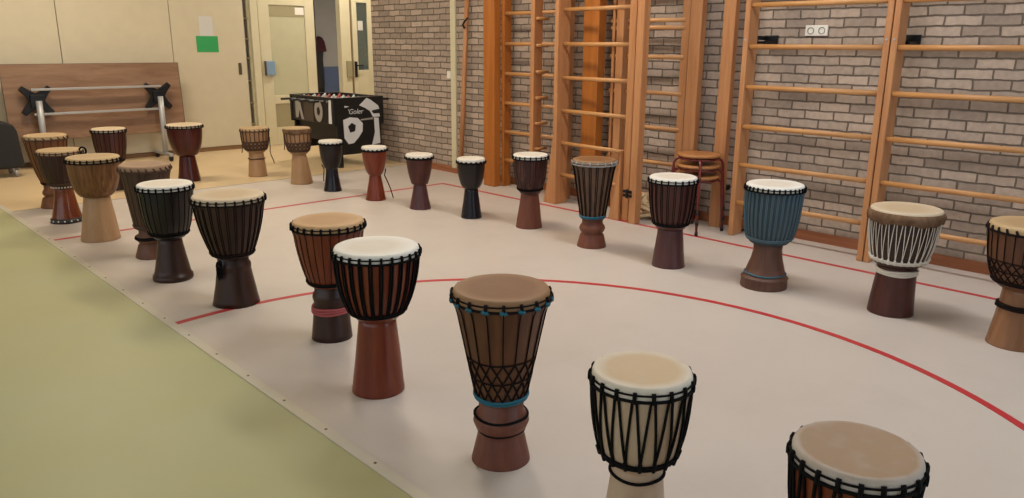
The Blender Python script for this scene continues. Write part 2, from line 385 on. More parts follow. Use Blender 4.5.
bm = bmesh.new(); box(bm, (6.77, BY+.022, 1.66), (6.86, BY+.0295, 1.80)); tag(link('paper_or_glint', bm, M['paper']), 'small pale notice on the glass of the right door', 'paper')

# jacket on a hook in the corridor
jk = thing('jacket', 'dark red jacket hanging in the corridor beyond the open doorway', 'jacket', (7.13, 12.58, 1.08))
bm = bmesh.new()
lathe(bm, [(.02, .50), (.07, .48), (.11, .41), (.135, .29), (.14, .25), (.13, .24)], 24)
for v in bm.verts: v.co.y = v.co.y*.35-.07
link('hood', bm, M['maroon'], jk, True)
bm = bmesh.new()
lathe(bm, [(.08, .25), (.06, .1), (.07, -.3), (.06, -.5), (.0, -.5)], 20)
for v in bm.verts: v.co.y = v.co.y*.35-.07
link('body', bm, M['blackplastic'], jk, True)
bm = bmesh.new(); tube(bm, [(0, .012, .47), (0, -.05, .47), (0, -.06, .51)], .008); link('hook', bm, M['steel'], jk)

# ------------------------------------------------------------------ folded table leaning up at the back
tb = thing('folding_table', 'wood veneer folding table with its top tilted upright against the cream cupboard', 'table', (2.88, 10.3, 0))
tilt = Matrix.Translation((0, .05, .34)) @ Matrix.Rotation(radians(-4), 4, 'X')
bm = bmesh.new(); box(bm, (-.99, 0, 0), (.99, .025, .87), tilt); link('tabletop', bm, M['table'], tb, bevel=.004)
bm = bmesh.new()
for z0 in (0, .868): box(bm, (-.99, -.001, z0), (.99, .026, z0+.003), tilt)
for x0 in (-.993, .99): box(bm, (x0, -.001, 0), (x0+.003, .026, .87), tilt)
link('edge_band', bm, M['print_b'], tb)
for x in (-.69, .66):
    bm = bmesh.new()
    cen = Vector((x, -.012, .80))
    for dx, dz in ((-1, 1), (1, 1), (-1, -1), (1, -1)):
        L = .165; n = Vector((-dz, 0, dx)).normalized(); d = Vector((dx, 0, dz)).normalized()
        poly = [(-.075, 0), (-.04, L*.75), (-.03, L*1.28), (.03, L*1.28), (.04, L*.75), (.075, 0)]
        prism(bm, poly, lambda u, v, t: cen+n*u+d*v+Vector((0, t, 0)), -.012-.001*(dx+2*dz), .03+.0*dx)
    box(bm, (x-.07, -.06, .73), (x+.07, .03, .87))
    link('star_bracket', bm, M['black'], tb, bevel=.006)
    bm = bmesh.new(); tube(bm, [(x-.01, -.09, .1), (x, -.085, .45), (x+.01, -.06, .8)], .034, 12); link('leg', bm, M['steel'], tb, True)
    bm = bmesh.new(); box(bm, (x-.035, -.30, .06), (x+.02, .26, .10)); ft = link('foot', bm, M['steel'], tb, bevel=.01)
    for y in (-.26, .22):
        bm = bmesh.new(); lathe(bm, [(0, -.02), (.03, -.02), (.035, -.01), (.035, .01), (.03, .02), (0, .02)], 14)
        bmesh.ops.transform(bm, matrix=Matrix.Translation((x-.008, y, .0355)) @ Matrix.Rotation(pi/2, 4, 'Y'), verts=bm.verts)
        link('caster', bm, M['black'], ft, True)
for z, y in ((.925, -.02), (.645, -.02)):
    bm = bmesh.new(); box(bm, (-.74, y-.03, z-.013), (.70, y+.02, z+.013)); link('crossbar', bm, M['steel'], tb, bevel=.004)

# black wheeled cover case at the left edge
am = thing('wheeled_case', 'black covered case on small casters beside the upright table', 'case', (1.5, 10.12, 0))
bm = bmesh.new()
pr = [(-.36, .1), (.41, .1), (.38, .5), (.35, .575), (.29, .6), (-.30, .6), (-.36, .56)]
prism(bm, pr, lambda u, v, t: Vector((u, t, v)), -.2, .2)
link('cover', bm, M['blackcover'], am, bevel=.02)
for x in (-.28, .32):
    for y in (-.16, .15):
        bm = bmesh.new(); lathe(bm, [(0, -.017), (.036, -.017), (.042, -.008), (.042, .008), (.036, .017), (0, .017)], 14)
        bmesh.ops.transform(bm, matrix=Matrix.Translation((x, y, .0425)) @ Matrix.Rotation(pi/2, 4, 'Y'), verts=bm.verts)
        w = link('caster', bm, M['print_g'], am, True)
        bm = bmesh.new(); box(bm, (x-.028, y-.02, .055), (x-.02, y+.02, .105)); box(bm, (x+.02, y-.02, .055), (x+.028, y+.02, .105)); link('fork', bm, M['steel'], w)

# ------------------------------------------------------------------ table football
FX0, FX1, FY0, FY1, FZ = 4.80, 5.48, 8.15, 9.22, .83
ft = thing('table_football', 'black table football game with ball graphics against the brick wall', 'game table', ((FX0+FX1)/2, (FY0+FY1)/2, 0))
hw, hl = (FX1-FX0)/2, (FY1-FY0)/2
bm = bmesh.new()
box(bm, (-hw, -hl+.02, .52), (-hw+.025, hl-.02, FZ)); box(bm, (hw-.025, -hl+.02, .52), (hw, hl-.02, FZ))
box(bm, (-hw+.025, -hl+.02, .52), (hw-.025, hl-.02, .55))
box(bm, (-hw-.012, -hl, FZ-.02), (-hw+.03, hl, FZ+.005)); box(bm, (hw-.03, -hl, FZ-.02), (hw+.012, hl, FZ+.005))
link('cabinet', bm, M['foos'], ft, bevel=.006)
bm = bmesh.new(); box(bm, (-hw+.025, -hl+.03, .70), (hw-.025, hl-.03, .71)); link('pitch', bm, M['pitch'], ft)
for s in (-1, 1):
    bm = bmesh.new(); y = s*(hl-.02)
    box(bm, (-hw-.012, y-.02, .50), (hw+.012, y+.02, FZ+.005)); box(bm, (-hw+.03, y-.018, .15), (hw-.03, y+.018, .52))
    e = link('end_panel', bm, M['foos'], ft, bevel=.008)
    for x in (-hw+.06, hw-.06):
        bm = bmesh.new(); box(bm, (x-.03, y-.018, .012), (x+.03, y+.018, .16)); lathe(bm, [(0, 0), (.035, 0), (.035, .012), (0, .02)], 12)
        for v in list(bm.verts)[8:]: v.co += Vector((x, y, 0))
        link('leg', bm, M['foos'], ft)
bm = bmesh.new(); box(bm, (-hw+.07, -hl+.05, .30), (hw-.07, hl-.05, .53)); link('ball_tray', bm, M['foos'], ft)
# graphics on the near end panel (u = across, v = up)
yf = -hl-.0005
def decal(name, polys, m, parent, fn):
    bm = bmesh.new()
    for poly in polys: prism(bm, poly, fn, 0, .002)
    return link(name, bm, m, parent)
endf = lambda u, v, t: Vector((-hw+u*2*hw, -hl-.001-t, .15+v*.68))
lowf = lambda u, v, t: Vector((-hw+u*2*hw, -hl+.002-t-.002, .15+v*.68))
circ = lambda cx, cy, rx, ry, n=24, a=0, b=TAU: [(cx+rx*cos(a+(b-a)*k/n), cy+ry*sin(a+(b-a)*k/n)) for k in range(n+(b-a < TAU-.01))]
ball = [(.16, .62), (.30, .66), (.46, .64), (.56, .54), (.55, .40), (.47, .30), (.36, .20), (.25, .19), (.17, .30)]
decal('ball_print', [ball], M['print_w'], ft, lambda u, v, t: Vector((-hw+u*2*hw, -hl-.001-t, .15+v*.68)))
decal('ball_patch', [[(.25, .50), (.33, .56), (.41, .515), (.39, .41), (.29, .39)]], M['foos'], ft, lambda u, v, t: Vector((-hw+u*2*hw, -hl-.004-t, .15+v*.68)))
decal('swoosh_print', [[(.50, .86), (.66, .985), (.74, .95), (.90, .84), (.92, .78), (.77, .76), (.76, .73), (.80, .70), (.92, .70), (.93, .64), (.78, .64), (.72, .75), (.62, .81)],
                       [(.80, .63), (.90, .62), (.92, .16), (.74, .14), (.81, .36)]], M['print_w'], ft, endf)
decal('stripe_print', [[(.52, .615), (.78, .635), (.78, .60), (.52, .59)]], M['print_g'], ft, endf)
decal('badge_print', [[(.20, .865), (.20, .83), (.30, .845)]], M['print_w'], ft, endf)
tx = bpy.data.curves.new('lettering', 'FONT'); tx.body = "'Goler"; tx.size = .085; tx.extrude = .001; tx.shear = .25
to = bpy.data.objects.new('lettering', tx); C.objects.link(to); tx.materials.append(M['print_w'])
loc = (-hw+.25*2*hw, -hl-.003, .15+.715*.68)
bpy.context.view_layer.update()
lm = bpy.data.meshes.new_from_object(to.evaluated_get(bpy.context.evaluated_depsgraph_get())); bpy.data.objects.remove(to)
lo = bpy.data.objects.new('lettering', lm); C.objects.link(lo); lo.parent = ft; lo.location = loc; lo.rotation_euler = (pi/2, 0, 0)
# graphics on the long side
sidef = lambda u, v, t: Vector((-hw-.001-t, hl-.02-u*(2*hl-.04), .52+v*.29))
decal('side_print', [[(.10, .1), (.10, .9), (.22, .8), (.30, .05), (.24, .05), (.2, .45), (.16, .1)]], M['print_g'], ft, sidef)
decal('ball_print', [circ(.66, .48, .095, .45)], M['print_g'], ft, lambda u, v, t: Vector((-hw-.0035-t*.5, hl-.02-u*(2*hl-.04), .52+v*.29)))
decal('side_photo', [[(.31, .02), (.31, .92), (.54, .95), (.54, .02)]], M['print_b'], ft, sidef)
decal('ball_patch', [circ(.66, .48, .04, .2, 5)], M['foos'], ft, lambda u, v, t: Vector((-hw-.005-t, hl-.02-u*(2*hl-.04), .52+v*.29)))
decal('side_stripe', [[(.88, .02), (.9, .98), (.95, .98), (.95, .02)]], M['print_w'], ft, sidef)
for k in range(8):
    y = -hl+.14+k*(2*hl-.28)/7; s = 1 if k % 2 == 0 else -1
    bm = bmesh.new(); tube(bm, [(-s*(hw+.02), y, .785), (s*(hw+.12), y, .785)], .008, 8); rd = link('rod', bm, M['steel'], ft)
    bm = bmesh.new(); tube(bm, [(s*(hw+.06), y, .785), (s*(hw+.20), y, .785)], .014, 10); link('handle', bm, M['blackplastic'], rd, True)
    bm = bmesh.new()
    for j in range(3 if k % 3 else 4):
        x = -.22+.15*j
        box(bm, (x-.016, y-.009, .73), (x+.016, y+.009, .81)); lathe(bm, [(0, .835), (.014, .825), (.016, .815), (0, .805)], 8)
        for v in list(bm.verts)[-18:]: v.co += Vector((x, y, 0))
    link('players', bm, M['print_w'] if k % 2 else M['player_r'], rd)

# ------------------------------------------------------------------ wall trunking, pole, sockets
tk = thing('cable_trunking', 'cream vertical cable trunking strip on the brick wall', 'trunking', (WX, 6.95, 0))
bm = bmesh.new(); box(bm, (-.025, -.042, .06), (0, .042, 3.0)); link('channel', bm, M['cream2'], tk, bevel=.004)
bm = bmesh.new(); box(bm, (-.035, .043, 1.08), (0, .10, 1.16)); link('switch', bm, M['white'], tk, bevel=.004)
pl = thing('wooden_pole', 'thin wooden pole leaning on the brick wall beside the cream trunking', 'pole', (WX-.09, 6.74, 0))
bm = bmesh.new(); tube(bm, [(0, .02, 0), (.02, -.02, .8), (.05, -.09, 2.3)], .026, 10); link('shaft', bm, M['post'], pl, True)
bm = bmesh.new(); tube(bm, [(.02, -.055, 1.62), (-.03, -.085, 1.66), (-.035, -.125, 1.70), (.0, -.135, 1.73)], .011, 6); link('hook', bm, M['black'], pl, True)

sk_ = thing('wall_socket', 'white double wall socket on the brick wall above the drums', 'socket', (WX, 2.735, 1.53))
bm = bmesh.new(); box(bm, (-.018, -.085, 0), (0, .085, .075)); link('plate', bm, M['white'], sk_, bevel=.004)
for y in (-.042, .042):
    bm = bmesh.new(); lathe(bm, [(.026, .0), (.026, .004), (.020, .004), (.018, -.004), (0, -.004)], 20)
    bmesh.ops.transform(bm, matrix=Matrix.Translation((-.018, y, .037)) @ Matrix.Rotation(-pi/2, 4, 'Y'), verts=bm.verts)
    link('outlet', bm, M['print_g'], sk_, True)
for i, y in enumerate((3.09, 2.06)):
    br = thing('wall_bracket', ['black metal bracket on the bricks beside the end post of the wall bars', 'black metal bracket on the bricks just right of the double post'][i], 'bracket', (WX, y, 1.46), 0, 'black brackets behind the wall bars')
    bm = bmesh.new(); box(bm, (-.016, -.055, 0), (0, .055, .075)); link('plate', bm, M['black'], br, bevel=.004)
    for yy in (-.04, .03):
        bm = bmesh.new(); box(bm, (-.17, yy-.006, .012), (-.01, yy+.006, .03)); link('arm', bm, M['black'], br)

# ------------------------------------------------------------------ wall bars and climbing frames
def rung(bm, p, q, hz=.018, hx=.013):
    p = Vector(p); q = Vector(q); d = (q-p).normalized(); n = Vector((0, 0, 1)).cross(d); N = 12
    A, B = [], []
    for k in range(N):
        o = n*hx*cos(TAU*k/N)+Vector((0, 0, 1))*hz*sin(TAU*k/N)
        A.append(bm.verts.new(p+o)); B.append(bm.verts.new(q+o))
    bm.faces.new(A[::-1]); bm.faces.new(B)
    for k in range(N): bm.faces.new((A[k], A[(k+1) % N], B[(k+1) % N], B[k]))

def post(parent, x0, x1, y0, y1, z1=2.7, m='post', name='post', z0=0, flare=None):
    bm = bmesh.new()
    if flare:   # foot widened along y on one side
        poly = [(y0, z0), (y1+flare, z0), (y1+flare*.55, .22), (y1, .62), (y1, z1), (y0, z1)] if flare > 0 else [(y0+flare, z0), (y1, z0), (y1, z1), (y0, z1), (y0, .62), (y0+flare*.55, .22)]
        prism(bm, poly, lambda u, v, t: Vector((t, u, v)), x0, x1)
    else: box(bm, (x0, y0, z0), (x1, y1, z1))
    return link(name, bm, M[m], parent, bevel=.006)

def wallbars(y0, y1, label):
    yc = (y0+y1)/2
    t = thing('wall_bars', label, 'wall bars', (5.41, yc, 0), 0, 'wall bars on the brick wall')
    h = (y1-y0)/2
    for s in (-1, 1):
        a, b = sorted((s*h, s*(h-.042)))
        p = post(t, -.07, .07, a, b)
        for z in (.12, 1.5, 2.4):
            bm = bmesh.new(); box(bm, (.07, (a+b)/2-.015, z), (WX-5.41, (a+b)/2+.015, z+.03)); link('wall_fixing', bm, M['black'], p)
        bm = bmesh.new(); tube(bm, [(.075, (a+b)/2, .004), (.12, (a+b)/2, .012), (.16, (a+b)/2, .006)], .009, 6); link('floor_bolt', bm, M['black'], p)
        bm = bmesh.new()
        for z in (1.5,):
            lathe(bm, [(0, 0), (.008, 0), (.008, .004), (0, .005)], 8)
            bmesh.ops.transform(bm, matrix=Matrix.Translation((-.07, (a+b)/2, z)) @ Matrix.Rotation(-pi/2, 4, 'Y'), verts=bm.verts)
        link('screw', bm, M['steel'], p)
    for k in range(9):
        z = .267+.2958*k; bm = bmesh.new(); rung(bm, (-.045, -h+.03, z), (-.045, h-.03, z)); link('rung', bm, M['rung'], t, True)
    return t
wallbars(2.085, 3.15, 'wall bars behind the blue corded drum, with the white socket seen between them')
wallbars(1.03, 2.078, 'wall bar ladder on the bricks nearest the right edge, behind the white roped drum')
up = thing('wooden_upright', 'single wooden upright board on the brick wall behind the stacked stools', 'upright', (5.53, 3.37, 0))
post(up, -.03, .03, -.045, .06)
for z in (.3, 2.2):
    bm = bmesh.new(); box(bm, (.03, -.02, z), (WX-5.53, .02, z+.04)); link('wall_fixing', bm, M['black'], up)

def ladder(name, label, x, ya, yb, zs, posts, xr=0.0, angle=0, pivot=None):
    """posts: list of (dx0,dx1,dy0,dy1,material,flare)"""
    t = thing(name, label, 'climbing frame', (x, (ya+yb)/2, 0), angle, 'wooden climbing frames')
    h = (ya-yb)/2
    for (a, b, c, d, m, fl) in posts: post(t, a, b, c, d, 2.7, m, 'upright', 0, fl)
    for z in zs:
        bm = bmesh.new(); rung(bm, (xr, -h, z), (xr, h, z)); link('rung', bm, M['rung'], t, True)
    return t
Z1 = [.28+.2955*k for k in range(9)]
Z2 = [.17+.298*k for k in range(9)]
# fixed frame left of the swung-out ones
ladder('climbing_frame', 'fixed climbing frame with a broad orange upright, leftmost on the brick wall', 5.5, 6.02, 5.12, Z1,
       [(-.12, -.03, .40, .57, 'pillar', 0), (-.02, .08, .36, .40, 'pillar', 0), (-.05, .09, -.47, -.42, 'post', 0)])
# fixed frame at the back of the swung-out one
ladder('climbing_frame', 'fixed climbing frame against the wall, behind the hinged climbing frame', 5.5, 4.55, 3.78, Z2+[1.60],
       [(-.12, -.02, .43, .61, 'pillar', 0), (-.02, .02, .33, .36, 'post', 0), (-.06, .08, .20, .28, 'post', 0), (.0, .08, -.425, -.355, 'post', 0), (-.01, .06, -.545, -.435, 'post', 0)])
# frame swung out edge-on
t = thing('climbing_frame', 'narrow climbing frame seen edge-on between the broad orange upright and hinged frame', 'climbing frame', (5.44, 5.40, 0), 0, 'wooden climbing frames')
post(t, -.06, .06, -.0, .05, 2.7, 'post', 'upright')
for k in range(9):
    z = .455+.2485*k; bm = bmesh.new(); rung(bm, (-.035, -.012, z), (.12, -.012, z), .016, .016); link('rung', bm, M['rung'], t, True)
# hinged frame standing out from the wall
ladder('climbing_frame', 'hinged climbing frame standing out from the wall behind the tapered brown drum', 5.20, 4.90, 4.04, Z1,
       [(-.05, .10, .425, .475, 'post', .12), (-.05, .02, -.50, -.425, 'post', 0)], .02, radians(-4.5))
t = thing('frame_support', 'slim folded support board behind the flared post of the hinged climbing frame', 'support', (5.36, 5.02, 0))
post(t, -.05, .05, -.03, .03, 2.7, 'post', 'board'); post(t, .055, .14, -.03, .0, 2.7, 'post', 'board')
t = thing('frame_support', 'flared hinged support board standing beside the metal hinge of the climbing frame', 'support', (5.12, 3.985, 0))
post(t, -.05, .03, -.115, -.045, 2.7, 'post', 'board', 0, 0)
bm = bmesh.new(); prism(bm, [(.075, 0), (.19, 0), (.13, .25), (.08, .6)], lambda u, v, t_: Vector((t_, u, v)), -.03, .02); link('foot_brace', bm, M['post'], t, bevel=.004)
for z in (.235, .27):
    bm = bmesh.new(); box(bm, (-.058, -.075, z-.012), (-.05, .015, z+.012)); tube(bm, [(-.06, -.03, z-.02), (-.06, -.03, z+.02)], .012, 8); link('hinge', bm, M['black'], t)

# pale rope heap on the floor behind the drum
rp = bmesh.new(); pts = []
for k in range(160):
    a = k*.33; pts.append(((.085-.03*k/160)*cos(a)*(1+.3*sin(a*.37)), (.09-.03*k/160)*sin(a)*(1+.25*cos(a*.23)), .018+.17*k/160+.02*sin(a*2.1)))
tube(rp, pts, .016, 6)
tag(link('rope_coil', rp, M['rope_pale'], None, True, loc=(5.37, 3.93, 0)), 'heap of pale rope on the floor at the foot of the climbing frames', 'rope')

# stacked stools
def stool(z, label):
    t = thing('stool', label, 'stool', (5.29, 3.43, z), radians(38), 'stacked stools')
    bm = bmesh.new(); lathe(bm, [(0, .43), (.15, .43), (.165, .435), (.17, .445), (.165, .455), (.15, .458), (0, .458)], 32); link('seat', bm, M['stoolseat'], t, True)
    for k in range(4):
        a = pi/2*k; d = Vector((cos(a), sin(a), 0))
        bm = bmesh.new(); pts = [d*.05+Vector((0, 0, .418))]+[d*.15+Vector((0, 0, .418)), d*.18+Vector((0, 0, .405)), d*.192+Vector((0, 0, .375)), d*.205+Vector((0, 0, .2)), d*.222+Vector((0, 0, .004))]
        tube(bm, pts, .0105, 10); lg = link('leg', bm, M['stoolred'], t, True)
        bm = bmesh.new(); tube(bm, [d*.221+Vector((0, 0, 0)), d*.2195+Vector((0, 0, .03))], .0135, 10); link('rubber_foot', bm, M['black'], lg, True)
    bm = bmesh.new(); tube(bm, ringpts(.15, .418, 32), .009, 8, True); link('seat_frame', bm, M['stoolred'], t, True)
stool(0, 'lowest stool of the stack by the wall, with red metal legs on the floor')
stool(.085, 'middle stool of the stack of red-legged stools by the wall')
stool(.17, 'topmost stool of the stack, its round wooden seat uncovered')

# ------------------------------------------------------------------ drums
def foot_prof(kind, zb, W, F):
    P = []
    if kind == 'bulge':
        f = [(0, F), (.02, F*1.0), (.42, max(W*.98, F*.80)), (.5, W*.98), (.55, W*1.14), (.65, W*1.25), (.75, W*1.16), (.82, W*.99), (1, W)]
        return [(r, z*zb) for z, r in f]
    if kind == 'step':
        f = [(0, F*.995), (.03, F), (.2, F*.98), (.22, F*1.01), (.25, F*.97), (.28, F*.88), (.45, W+(F-W)*.45), (.65, W+(F-W)*.12), (.85, W*.97), (1, W*1.02)]
        return [(r, z*zb) for z, r in f]
    if kind == 'lip':
        f = [(0, F), (.05, F*1.02), (.12, F), (.14, F*.93)]
        f += [(.14+.86*k/8, W+(F*.93-W)*(1-k/8)**1.15) for k in range(1, 9)]
        return [(r, z*zb) for z, r in f]
    if kind == 'ring':
        f = [(k/10, W+(F-W)*(1-k/10)**1.3) for k in range(8)]+[(.72, W*1.1), (.78, W*1.13), (.84, W*1.1), (.88, W), (1, W)]
        return [(r, z*zb) for z, r in f]
    e = {'cone': 1.1, 'concave': 1.9, 'straight': 1.0, 'bell': 1.5}[kind]
    f = [(0, F*.995), (.02, F)]+[(k/14, W+(F-W)*(1-k/14)**e) for k in range(1, 15)]
    return [(r, z*zb) for z, r in f]

SH = {'goblet': (2.0, 1.5), 'egg': (2.0, 2.0), 'barrel': (2.4, 2.5), 'tulip': (1.6, 1.12), 'cone': (1.0, 1.0)}
def bowl_fn(kind, h, Rb, zb, W0):
    p, q = SH[kind]
    def f(z):
        t = max(0, min(1, (z-zb)/(h-.02-zb)))
        return W0+(Rb-W0)*(1-(1-t)**p)**(1/q)
    return f

def make_drum(label, x, y, h, R, zb, W, F, bowl='goblet', foot='cone', wb='dark', wf=None, sk='white', rim='dash', rope='r_black', lace='straight', nl=22,
              cone_b=None, lr=.0035, rz=0., bottom=True, rb=None, extras=(), collar=None, band=.018, lean=0, wc=None, rope2=None):
    d_ = math.hypot(x, y); q_ = 1-1.6*d_/(769*1.45); x *= q_; y *= q_
    t = thing('djembe_drum', label, 'drum', (x, y, 0), rz, 'djembe drums on the gym floor')
    rnd = random.Random(label)
    h += .01; R *= .98
    Rb = R*.925
    W0 = cone_b or W*1.02
    fb = bowl_fn(bowl, h, Rb, zb, W0)
    # foot
    bm = bmesh.new(); fp = foot_prof(foot, zb, W, F)
    ph = rnd.random()*6
    warp = lambda a, z: 1+.008*sin(2*a+ph)+.006*sin(3*a+z*20)
    lathe(bm, [(F*.55, .004), (F*.95, .0)]+fp+[(W*.8, zb+.01)], 48, warp); link('foot', bm, WD[wf or wb], t, True)
    # bowl
    bm = bmesh.new(); n = 18
    pr = [(W*.9, zb-.004), (W0*.99, zb-.001)]+[(fb(zb+(h-.02-zb)*(k/n)**1.35), zb+(h-.02-zb)*(k/n)**1.35) for k in range(n+1)]
    lathe(bm, pr, 56); bo = link('bowl', bm, WD[wb], t, True)
    # skin stretched over the top and down behind the rope rings
    bm = bmesh.new(); zc = h-.022-band
    pr = [(0, h-.004), (R*.4, h-.0035), (R*.8, h-.001), (R*.885, h), (R*.92, h-.003), (R*.94, h-.010), (R*.948, h-.02), (fb(zc)+.007 if False else R*.945, zc)]
    lathe(bm, pr, 64)
    link('drumhead', bm, SK[sk], t, True)
    zt, zl = h-.019, h-.019-band
    Rr = R*.968; N = nl
    rm = M[rope]
    if rim == 'dash':
        bm = bmesh.new(); tube(bm, ringpts(Rr, zt, 56), .0032, 6, True); tube(bm, ringpts(Rr, zl, 56), .005, 6, True)
        for k in range(N):
            a = TAU*(k+.5)/N; c, s = cos(a), sin(a); w = .008
            tl = [(Rr*c-w*s*q, Rr*s+w*c*q) for q in (-1, 1)]
            for q in (0,):
                px, py = Rr*c-w*s*q, Rr*s+w*c*q
                tube(bm, [(px*.985, py*.985, zt+.008), (px*1.012, py*1.012, zt), (px*1.016, py*1.016, (zt+zl)/2), (px*1.012, py*1.012, zl-.004)], .0058, 6)
        link('rim_ring', bm, rm, t, True)
    elif rim == 'scallop':
        bm = bmesh.new(); tube(bm, ringpts(Rr, zl, 56), .0085, 6, True)
        for k in range(N):
            a = TAU*(k+.5)/N; c, s = cos(a), sin(a)
            fnp = lambda u, v, q: Vector(((Rr+q)*c-u*s, (Rr+q)*s+u*c, v))
            prism(bm, [(-.016, zl-.006), (.016, zl-.006), (.008, zt-.002), (-.008, zt-.002)], fnp, -.004, .007)
        link('rim_ring', bm, rm, t, True)
    elif rim == 'twist':
        bm = bmesh.new(); tube(bm, ringpts(Rr, zl, 56), .006, 6, True)
        for k in range(N):
            a = TAU*(k+.5)/N; a2 = a+TAU*.35/N
            tube(bm, [(Rr*.985*cos(a), Rr*.985*sin(a), zt+.004), (Rr*1.02*cos((a+a2)/2), Rr*1.02*sin((a+a2)/2), (zt+zl)/2), (Rr*1.01*cos(a2), Rr*1.01*sin(a2), zl-.004)], .006, 5)
        link('rim_ring', bm, rm, t, True)
    rmat = M[rope2] if rope2 else rm
    zb2 = zb+.022+(.02 if bowl in ('goblet', 'egg', 'barrel') else .0)
    if lace != 'none':
        bm = bmesh.new(); ns = 9
        def strand(a0, a1, r=lr, z0=zl-.004, z1=None):
            z1 = zb2 if z1 is None else z1; pts = []
            for i in range(ns+1):
                q = i/ns; z = z0+(z1-z0)*q; a = a0+(a1-a0)*q
                rr = max(fb(z), 0)+lr*1.0
                if z > zl-.03: rr = rr+(Rr-rr)*max(0, (z-(zl-.03))/.03)*.85
                pts.append((rr*cos(a), rr*sin(a), z))
            tube(bm, pts, r, 5)
        for k in range(N):
            a = TAU*(k+.5)/N; s = TAU/N
            if lace == 'vee': strand(a-s*.12, a-s*.5); strand(a+s*.12, a+s*.5)
            elif lace == 'straight': strand(a-s*.13, a-s*.13); strand(a+s*.13, a+s*.13)
            elif lace == 'single': strand(a, a)
            elif lace == 'slant': strand(a, a+s*.9); strand(a, a-.1*s)
            elif lace == 'weave':
                zm = zb2+(zl-zb2)*.42; strand(a, a, lr, zl-.004, zm)
                for (o1, o2) in ((0, s), (s, 0)):
                    zz = zm+(zb2-zm)*.5
                    strand(a+o1-s*.0, a+o2, lr*1.25, zm, zz); strand(a+o2, a+o1, lr*1.25, zz, zb2)
        if lace == 'weave':
            zm = zb2+(zl-zb2)*.42
            for z in (zm, zm+(zb2-zm)*.5): tube(bm, ringpts(fb(z)+lr, z, 40, .002), lr*1.2, 5, True)
        link('rope_lacing', bm, rmat, t, True)
    if bottom:
        bm = bmesh.new(); tube(bm, ringpts(fb(zb2)+.005, zb2, 48, .0015), .0058, 6, True)
        tube(bm, ringpts(fb(zb2-.011)+.004, zb2-.011, 48, .001), .0045, 6, True)
        if lace == 'vee' or lace == 'slant':
            for k in range(N):
                a = TAU*k/N; tube(bm, [((fb(zb2+.014)+.006)*cos(a), (fb(zb2+.014)+.006)*sin(a), zb2+.014), ((fb(zb2-.014)+.008)*cos(a), (fb(zb2-.014)+.008)*sin(a), zb2-.014)], .0065, 5)
        link('bottom_ring', bm, M[rb] if rb else rmat, t, True)
    # extras
    def rf(z):   # radius of the foot at z
        for (r0, z0), (r1, z1) in zip(fp, fp[1:]):
            if z0 <= z <= z1 and z1 > z0: return r0+(r1-r0)*(z-z0)/(z1-z0)
        return W
    for e in extras:
        k = e[0]
        if k == 'ring':       # ring of rope round the foot: z, thickness, material, turns
            bm = bmesh.new()
            for j in range(e[4]): tube(bm, ringpts(rf(e[1]+j*e[2]*1.7)+e[2]*.7, e[1]+j*e[2]*1.7, 40, .002, 0, j), e[2], 6, True)
            link('waist_ring', bm, M[e[3]], t, True)
        elif k == 'knots':    # coloured cord knotted round the lower rim ring
            for j in range(N):
                a = TAU*(j+.5)/N; bm = bmesh.new(); rr = Rr*1.01
                tube(bm, [(rr*cos(a+q), rr*sin(a+q), zl+dz) for q, dz in ((-.055, -.003), (-.02, .004), (.02, -.002), (.055, .003))], .0082, 6)
                link('cord_knot', bm, M[e[1]], t, True)
        elif k == 'studs':
            bm = bmesh.new(); lathe(bm, [(rf(.0)+.001, .0015), (rf(.01)+.006, .008), (rf(.03)+.006, .034), (rf(.04)+.001, .04)], 48); b_ = link('foot_band', bm, M['blackplastic'], t, True)
            for j in range(16):
                a = TAU*j/16; bm = bmesh.new(); lathe(bm, [(0, .006), (.005, .005), (.0075, 0)], 10)
                rr = rf(.02)+.0055
                bmesh.ops.transform(bm, matrix=Matrix.Translation((rr*cos(a), rr*sin(a), .021)) @ Matrix.Rotation(a, 4, 'Z') @ Matrix.Rotation(pi/2, 4, 'Y'), verts=bm.verts)
                link('stud', bm, M['stud'], b_, True)
        elif k == 'cord':     # cord hanging from the rim: angle, length top z, bottom z, material, r
            a, z0, z1, mm, out = e[1:6]
            bm = bmesh.new(); pts = []
            for i in range(10):
                q = i/9; z = z0+(z1-z0)*q; rr = (max(fb(z) if z > zb else rf(z), 0)+.012)*(1-q)+q*out
                rr = max(rr, (fb(z) if z > zb else rf(z))+.006)
                pts.append((rr*cos(a+.1*q), rr*sin(a+.1*q), z))
            tube(bm, pts, .0055, 6); link('hanging_cord', bm, M[mm], t, True)
        elif k == 'loop':     # carrying loop standing up at the rim
            a = e[1]; bm = bmesh.new(); c = Vector((cos(a), sin(a), 0)); pts = []
            for i in range(12):
                q = TAU*i/12; pts.append(c*(Rr+.02+.028*cos(q))+Vector((0, 0, h-.012+.03*sin(q))))
            tube(bm, pts, .008, 6, True); link('handle_loop', bm, M[e[2]], t, True)
        elif k == 'knot':     # bundle of cord at the bowl's lower edge
            a, z = e[1], e[2]; bm = bmesh.new(); pts = []
            for i in range(46):
                q = i*.8; rr = fb(z)+.012+.006*sin(q*1.3)
                aa = a+.12*sin(q*.7); pts.append((rr*cos(aa), rr*sin(aa), z-.02+.03*sin(q)-.06*i/46))
            tube(bm, pts, .0055, 5); link('cord_knot', bm, M[e[3]], t, True)
        elif k == 'swirl':    # carved pale studs band at bowl base
            bm = bmesh.new()
            for j in range(26):
                a = TAU*j/26; rr = fb(zb+.012)+.003; box(bm, (-.006, -.002, -.006), (.006, .004, .006), Matrix.Translation((rr*cos(a), rr*sin(a), zb+.012)) @ Matrix.Rotation(a+pi/2, 4, 'Z'))
            link('inlay_band', bm, M['stud'], t)
        elif k == 'fur':      # hairy skin flap folded down over the rim
            bm = bmesh.new(); n = 72; rows = []
